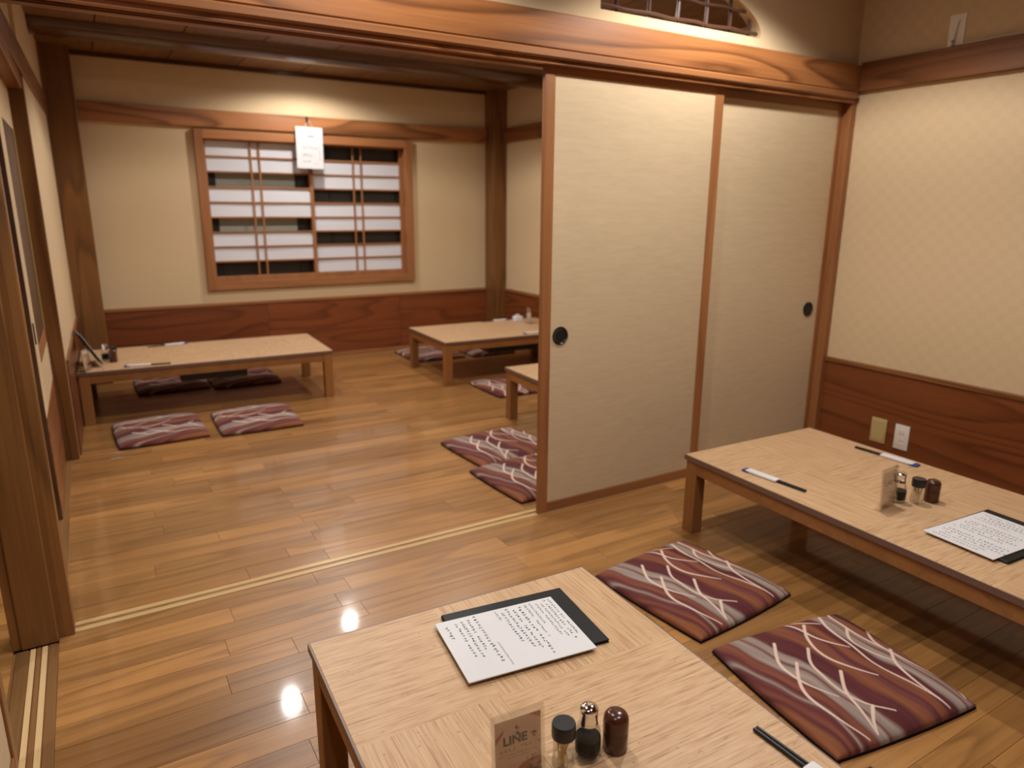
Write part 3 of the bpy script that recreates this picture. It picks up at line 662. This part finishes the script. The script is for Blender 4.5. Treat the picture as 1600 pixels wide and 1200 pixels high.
def text_mesh(body, size, mat, parent, loc, name, bold=0.0):
    cu = bpy.data.curves.new('lettering', 'FONT'); cu.body = body; cu.size = size; cu.align_x = 'CENTER'; cu.extrude = .00012; cu.offset = bold; cu.resolution_u = 3
    o = bpy.data.objects.new('lettering', cu); COL.objects.link(o); dg = bpy.context.evaluated_depsgraph_get()
    me = bpy.data.meshes.new_from_object(o.evaluated_get(dg)); bpy.data.objects.remove(o); bpy.data.curves.remove(cu)
    me.materials.clear(); me.materials.append(mat)
    p = bpy.data.objects.new(name, me); COL.objects.link(p); p.parent = parent; p.location = loc; p.rotation_euler = (R(90), 0, 0); p['kind'] = 'stuff'
    return p
def card_stand(label, x, y, rz, full=True, tilt=4):
    t = tag(empty('card_stand', (x, y, TZ), rz), label, 'stand', 'acrylic card stands')
    t.rotation_euler = (R(-tilt), 0, rz)
    Wd, H = .098, .142
    obj('acrylic_front', bx(nb(), -Wd/2, Wd/2, -.0035, -.0015, .001, H, .0006), ACRYL, t); obj('acrylic_back', bx(nb(), -Wd/2, Wd/2, .0010, .0030, .001, H, .0006), ACRYL, t)
    obj('acrylic_foot', bx(nb(), -Wd/2, Wd/2, .003, .030, .001, .003, .0006), ACRYL, t)
    c = obj('printed_card', bx(nb(), -.0425, .0425, -.0009, .0006, .006, .130, 0), CARD, t)
    def flat(name, pts, m, y_=-.00125):
        bm = nb(); bm.faces.new([bm.verts.new((a, y_, b)) for a, b in pts]); return obj(name, bm, m, c)
    flat('food_picture', [(-.0425, .006), (.0425, .006), (.0425, .044), (.026, .046), (.006, .040), (-.006, .030), (-.0425, .020)], FOOD)
    flat('orange_corner', [(-.0425, .100), (-.0425, .088), (-.028, .106), (-.026, .114)], ORANGE); flat('orange_corner', [(.0425, .130), (.0425, .118), (.030, .124), (.020, .130)], ORANGE)
    text_mesh('LINE', .0225, INK, c, (-.006, -.0013, .083), 'lettering', .0006); text_mesh('で', .0125, INK, c, (.0285, -.0013, .0855), 'lettering', .0002)
    bm = nb(); marks(bm, -.032, .0735, 10, .006, 0, False, 5); o = obj('small_print', bm, plain('brown_ink', s2l(150, 84, 60), .8), c, kind='stuff'); o.rotation_euler = (R(90), 0, 0); o.location = (0, -.0013, 0)
    bm = nb(); marks(bm, -.002, .112, 2, .0085, 0, True, 7); marks(bm, -.036, .064, 12, .004, 0, False, 4); marks(bm, -.020, .058, 9, .0035, 0, False, 4); marks(bm, .024, .050, 2, .005, 0, False, 6)
    o = obj('small_print', bm, INK, c, kind='stuff'); o.rotation_euler = (R(90), 0, 0); o.location = (0, -.0013, 0)
    bm = nb(); n = 28
    A_ = [bm.verts.new((.0275+.0125*math.cos(2*PI*k/n), -.00125, .0495+.0125*math.sin(2*PI*k/n))) for k in range(n)]; B_ = [bm.verts.new((.0275+.0118*math.cos(2*PI*k/n), -.00125, .0495+.0118*math.sin(2*PI*k/n))) for k in range(n)]
    for k in range(n): bm.faces.new([A_[k], A_[(k+1) % n], B_[(k+1) % n], B_[k]])
    obj('round_stamp', bm, plain('stamp_ink', s2l(176, 120, 96), .7), c)
    return t
soy('soy sauce bottle with chrome cap on the nearest table, between jar and shaker', -.868, -1.492)
picks('toothpick jar with black cap on the nearest table beside the printed card', -.918, -1.487)
shaker('dark brown domed shaker on the nearest table, right of the soy bottle', -.814, -1.503)
card_stand('acrylic stand with beige printed card at the bottom edge of the picture', -1.008, -1.487, R(-6))
soy('soy sauce bottle on the right wall table, half behind the card stand', .716, -1.112)
picks('toothpick jar with black cap on the right wall table, before the brown shaker', .760, -1.150)
shaker('brown shaker on the right wall table, rightmost of the condiments', .817, -1.168)
card_stand('acrylic card stand seen at a slant on the right wall table', .629, -1.133, R(4))
soy('small soy sauce bottle on the left back table beside the leaning menu', -1.500, 2.700)
picks('toothpick jar with black cap on the left back table', -1.455, 2.69)
shaker('brown shaker on the left back table, right of the leaning menu', -1.462, 2.620)
card_stand('clear card stand at the left end of the left back table', -1.600, 2.415, R(70))
card_stand('clear card stand on the right back table, cut by the sliding door edge', 1.63, 2.66, R(80))
nbx = tag(empty('napkin_box', (1.60, 2.80, TZ)), 'small white box at the far end of the right back table', 'box')
obj('body', bx(nb(), -.035, .035, -.03, .03, 0, .045, .006, 2), WHITE, nbx); obj('paper_tuft', bx(nb(), -.025, .015, -.004, .004, .045, .060, .002), WHITE, nbx)

# ---- chopsticks in paper sleeves (local: sleeve from y=0 to .14, sticks on to y=.25)
def chops(label, x, y, rz):
    t = tag(empty('chopstick_set', (x, y, TZ), rz), label, 'chopsticks', 'chopsticks in paper sleeves')
    bm = nb(); bx(bm, -.016, .016, .010, .140, .0005, .0105, .004, 2); obj('paper_sleeve', bm, WHITE, t, smooth=True)
    bm = nb(); bx(bm, -.0165, .0165, -.006, .026, .0, .0075, .003, 2); obj('sleeve_end', bm, BLUE, t, smooth=True, label='blue folded end of the paper sleeve')
    for s in (-1, 1):
        bm = nb(); tube(bm, [(s*.0052, .10, .0045), (s*.0046, .18, .0043), (s*.0040, .250, .0040)], .0038, 6); obj('chopstick', bm, BLACK, t)
    return t
chops('black chopsticks in white sleeve on the nearest table, tips pointing away', -.548, -1.852, R(2))
chops('black chopsticks in white sleeve on the right wall table, nearer the open floor', .497, -.655, R(184))
chops('black chopsticks in white sleeve on the right wall table, close to the wall', 1.106, -.955, R(2))
chops('black chopsticks in white sleeve at the front of the left back table', -1.408, 2.432, R(-98))
chops('black chopsticks in white sleeve at the far side of the left back table', -.995, 3.065, R(98))
chops('black chopsticks in white sleeve at the far side of the right back table', 1.555, 2.90, R(90))
chops('white and blue chopstick sleeve at the near right of the right back table', 1.318, 2.235, R(-90))

# ---- menus: black folder and white sheet on top
def folder(label, x, y, rz, w_, d_, z=TZ):
    t = tag(empty('menu_folder', (x, y, z), rz), label, 'folder', 'black menu folders')
    obj('back_cover', bx(nb(), -w_/2, w_/2, -d_/2, d_/2, 0, .003, .001), BLACKLEATHER, t); obj('front_cover', bx(nb(), -w_/2, w_/2, -d_/2, d_/2, .005, .008, .001), BLACKLEATHER, t)
    obj('spine', bx(nb(), -w_/2-.002, -w_/2+.006, -d_/2, d_/2, .0005, .0075, .002), BLACKLEATHER, t)
    return t
def sheet(label, x, y, rz, w_, d_, cols, z=TZ+.0085, horizontal=False):
    t = tag(empty('menu_sheet', (x, y, z), rz), label, 'menu', 'white menu sheets')
    obj('page', bx(nb(), -w_/2, w_/2, -d_/2, d_/2, 0, .0028, .0006), WHITE, t)
    bm = nb()
    for (u, v, n, s) in cols: marks(bm, -w_/2+u*w_, d_/2-v*d_, n, s, .0031, not horizontal)
    obj('handwriting', bm, INK, t, kind='stuff')
    return t
MENU = [(.07, .12, 5, .0085), (.15, .10, 14, .0075), (.20, .09, 15, .0075), (.25, .08, 13, .0075), (.31, .05, 17, .0085), (.36, .55, 16, .0042),
        (.49, .06, 5, .006), (.535, .06, 14, .0075), (.585, .05, 16, .008), (.635, .05, 18, .0075), (.69, .07, 18, .0085), (.745, .06, 18, .006), (.79, .05, 13, .0055),
        (.84, .08, 18, .006), (.88, .06, 20, .006), (.92, .05, 19, .007), (.96, .05, 20, .006)]
MENU2 = [(.06+.058*k, .10+.04*(k % 3), random.randint(13, 20), random.choice((.006, .007, .0085))) for k in range(16) if k not in (5, 11)]
folder('black menu folder under the white menu on the nearest table', -.764, -1.106, R(-7.0), .318, .242)
sheet('white handwritten menu sheet on the nearest table', -.803, -1.128, R(-7.0), .302, .228, MENU)
folder('black menu folder under the white menu on the right wall table', .728, -1.415, R(-3.5), .32, .235)
sheet('white handwritten menu sheet on the right wall table', .694, -1.405, R(-4), .306, .205, MENU2)
# menu propped at the wall on the left back table
lean = folder('black menu folder leaning on the left wall above the left back table', -1.575, 2.60, 0, .21, .24)
lean.rotation_euler = (0, R(62), R(8)); lean.location = (-1.592, 2.60, TZ+.108)
ls = sheet('white menu sheet clipped on the leaning menu folder by the left wall', -1.575, 2.60, 0, .20, .23, MENU2[:8])
ls.rotation_euler = lean.rotation_euler; ls.location = Vector(lean.location) + Matrix.Rotation(R(8), 3, 'Z') @ (Matrix.Rotation(R(62), 3, 'Y') @ Vector((0, 0, .0085)))

# ---- calendar on the back wall
hk = tag(obj('wall_hook', bx(bx(nb(), .104, .121, YB-.046, YB-.0355, 1.925, 1.968, .002), .108, .117, YB-.062, YB-.046, 1.925, 1.937, .002), BLACK), 'small black hook on the back wall rail above the calendar', 'hook')
ca = tag(empty('calendar', (.115, YB-.066, 1.73), 0), 'white hanging calendar over the window centre', 'calendar')
ca.rotation_euler = (R(-1.5), R(1.0), 0)
obj('page', bx(nb(), -.107, .107, -.002, .0015, -.160, .155, .0008), WHITE, ca)
obj('page_stack', bx(nb(), -.105, .106, .0016, .004, -.157, .154, .0006), WHITE, ca)
obj('binding', bx(nb(), -.107, .107, -.0035, .005, .150, .158, .001), PLATEW, ca)
tube_b = nb(); tube(tube_b, [(-.035, 0, .157), (-.003, .004, .205), (.003, .004, .205), (.035, 0, .157)], .0014, 6); obj('hanging_cord', tube_b, PLATEW, ca)
def upright(o): o.rotation_euler = (R(90), 0, 0); o.location = (0, -.0024, 0); return o
bm = nb()
marks(bm, -.05, .088, 5, .018, 0, False, 5, 1.0); marks(bm, .01, .088, 2, .018, 0, False, 6)
for z, n in ((.028, 5), (.008, 9), (-.006, 9), (-.048, 6), (-.062, 7), (-.105, 5)): marks(bm, -.055, z, n, .013, 0, False, 4, 1.05)
upright(obj('dates', bm, INK, ca, kind='stuff'))
bm = nb(); marks(bm, .078, .095, 3, .014, 0, True, 5, 1.2); marks(bm, .078, .02, 9, .013, 0, True, 4, 1.2); marks(bm, .03, -.12, 3, .012, 0, False, 4); upright(obj('red_dates', bm, REDINK, ca, kind='stuff'))
bm = nb(); marks(bm, -.075, .128, 3, .014, 0, False, 4); marks(bm, .055, .128, 2, .012, 0, False, 4); upright(obj('blue_dates', bm, BLUEINK, ca, kind='stuff'))

# ---- wall plates on the right wall dado
def wall_plate(name, label, cat, y0, y1, z0, z1, m):
    t = tag(empty(name, (1.826, (y0+y1)/2, (z0+z1)/2)), label, cat); h, k = (y1-y0)/2, (z1-z0)/2
    obj('cover_plate', bx(nb(), -.007, 0, -h, h, -k, k, .0025, 2), m, t, smooth=True); return t
pb = wall_plate('blank_plate', 'beige blank wall plate on the dado, left of the white socket', 'plate', -.406, -.326, .128, .254, PLATEB)
obj('panel_face', bx(nb(), -.0085, -.007, -.030, .030, -.050, .050, .001), PLATEB, pb)
ps = wall_plate('power_socket', 'white double power socket on the dado above the right table', 'socket', -.523, -.451, .125, .250, PLATEW)
so = obj('socket_insert', bx(nb(), -.009, -.007, -.017, .017, -.040, .040, .001), PLATEW, ps)
for z in (.018, -.018):
    for s in (-1, 1): obj('slot', bx(nb(), -.0095, -.009, s*.0065-.0012, s*.0065+.0012, z-.006, z+.006), SLOT, so)
# ---- adhesive hook with wire on the right rail
ah = tag(empty('adhesive_hook', (1.834, -.457, 2.04)), 'milky plastic adhesive hook above the right wall rail', 'hook')
obj('back_plate', bx(nb(), -.003, 0, -.036, .032, -.062, .062, .001), TRANSPLASTIC, ah)
obj('hook_arm', tube(nb(), [(-.006, -.006, .035), (-.008, 0, .0), (-.012, .004, -.045), (-.022, .006, -.062), (-.026, .007, -.052)], .007), TRANSPLASTIC, ah, smooth=True)
obj('tab', bx(nb(), -.004, 0, .006, .030, -.078, -.060, .001), TRANSPLASTIC, ah)
wi = tag(obj('wire', tube(nb(), [(1.822, -.465, 1.976), (1.818, -.50, 1.974), (1.816, -.56, 1.975), (1.816, -.64, 1.978), (1.816, -.76, 1.976), (1.816, -1.0, 1.975)], .0022, 6), PLATEW), 'thin pale wire running from the adhesive hook along the rail', 'wire')
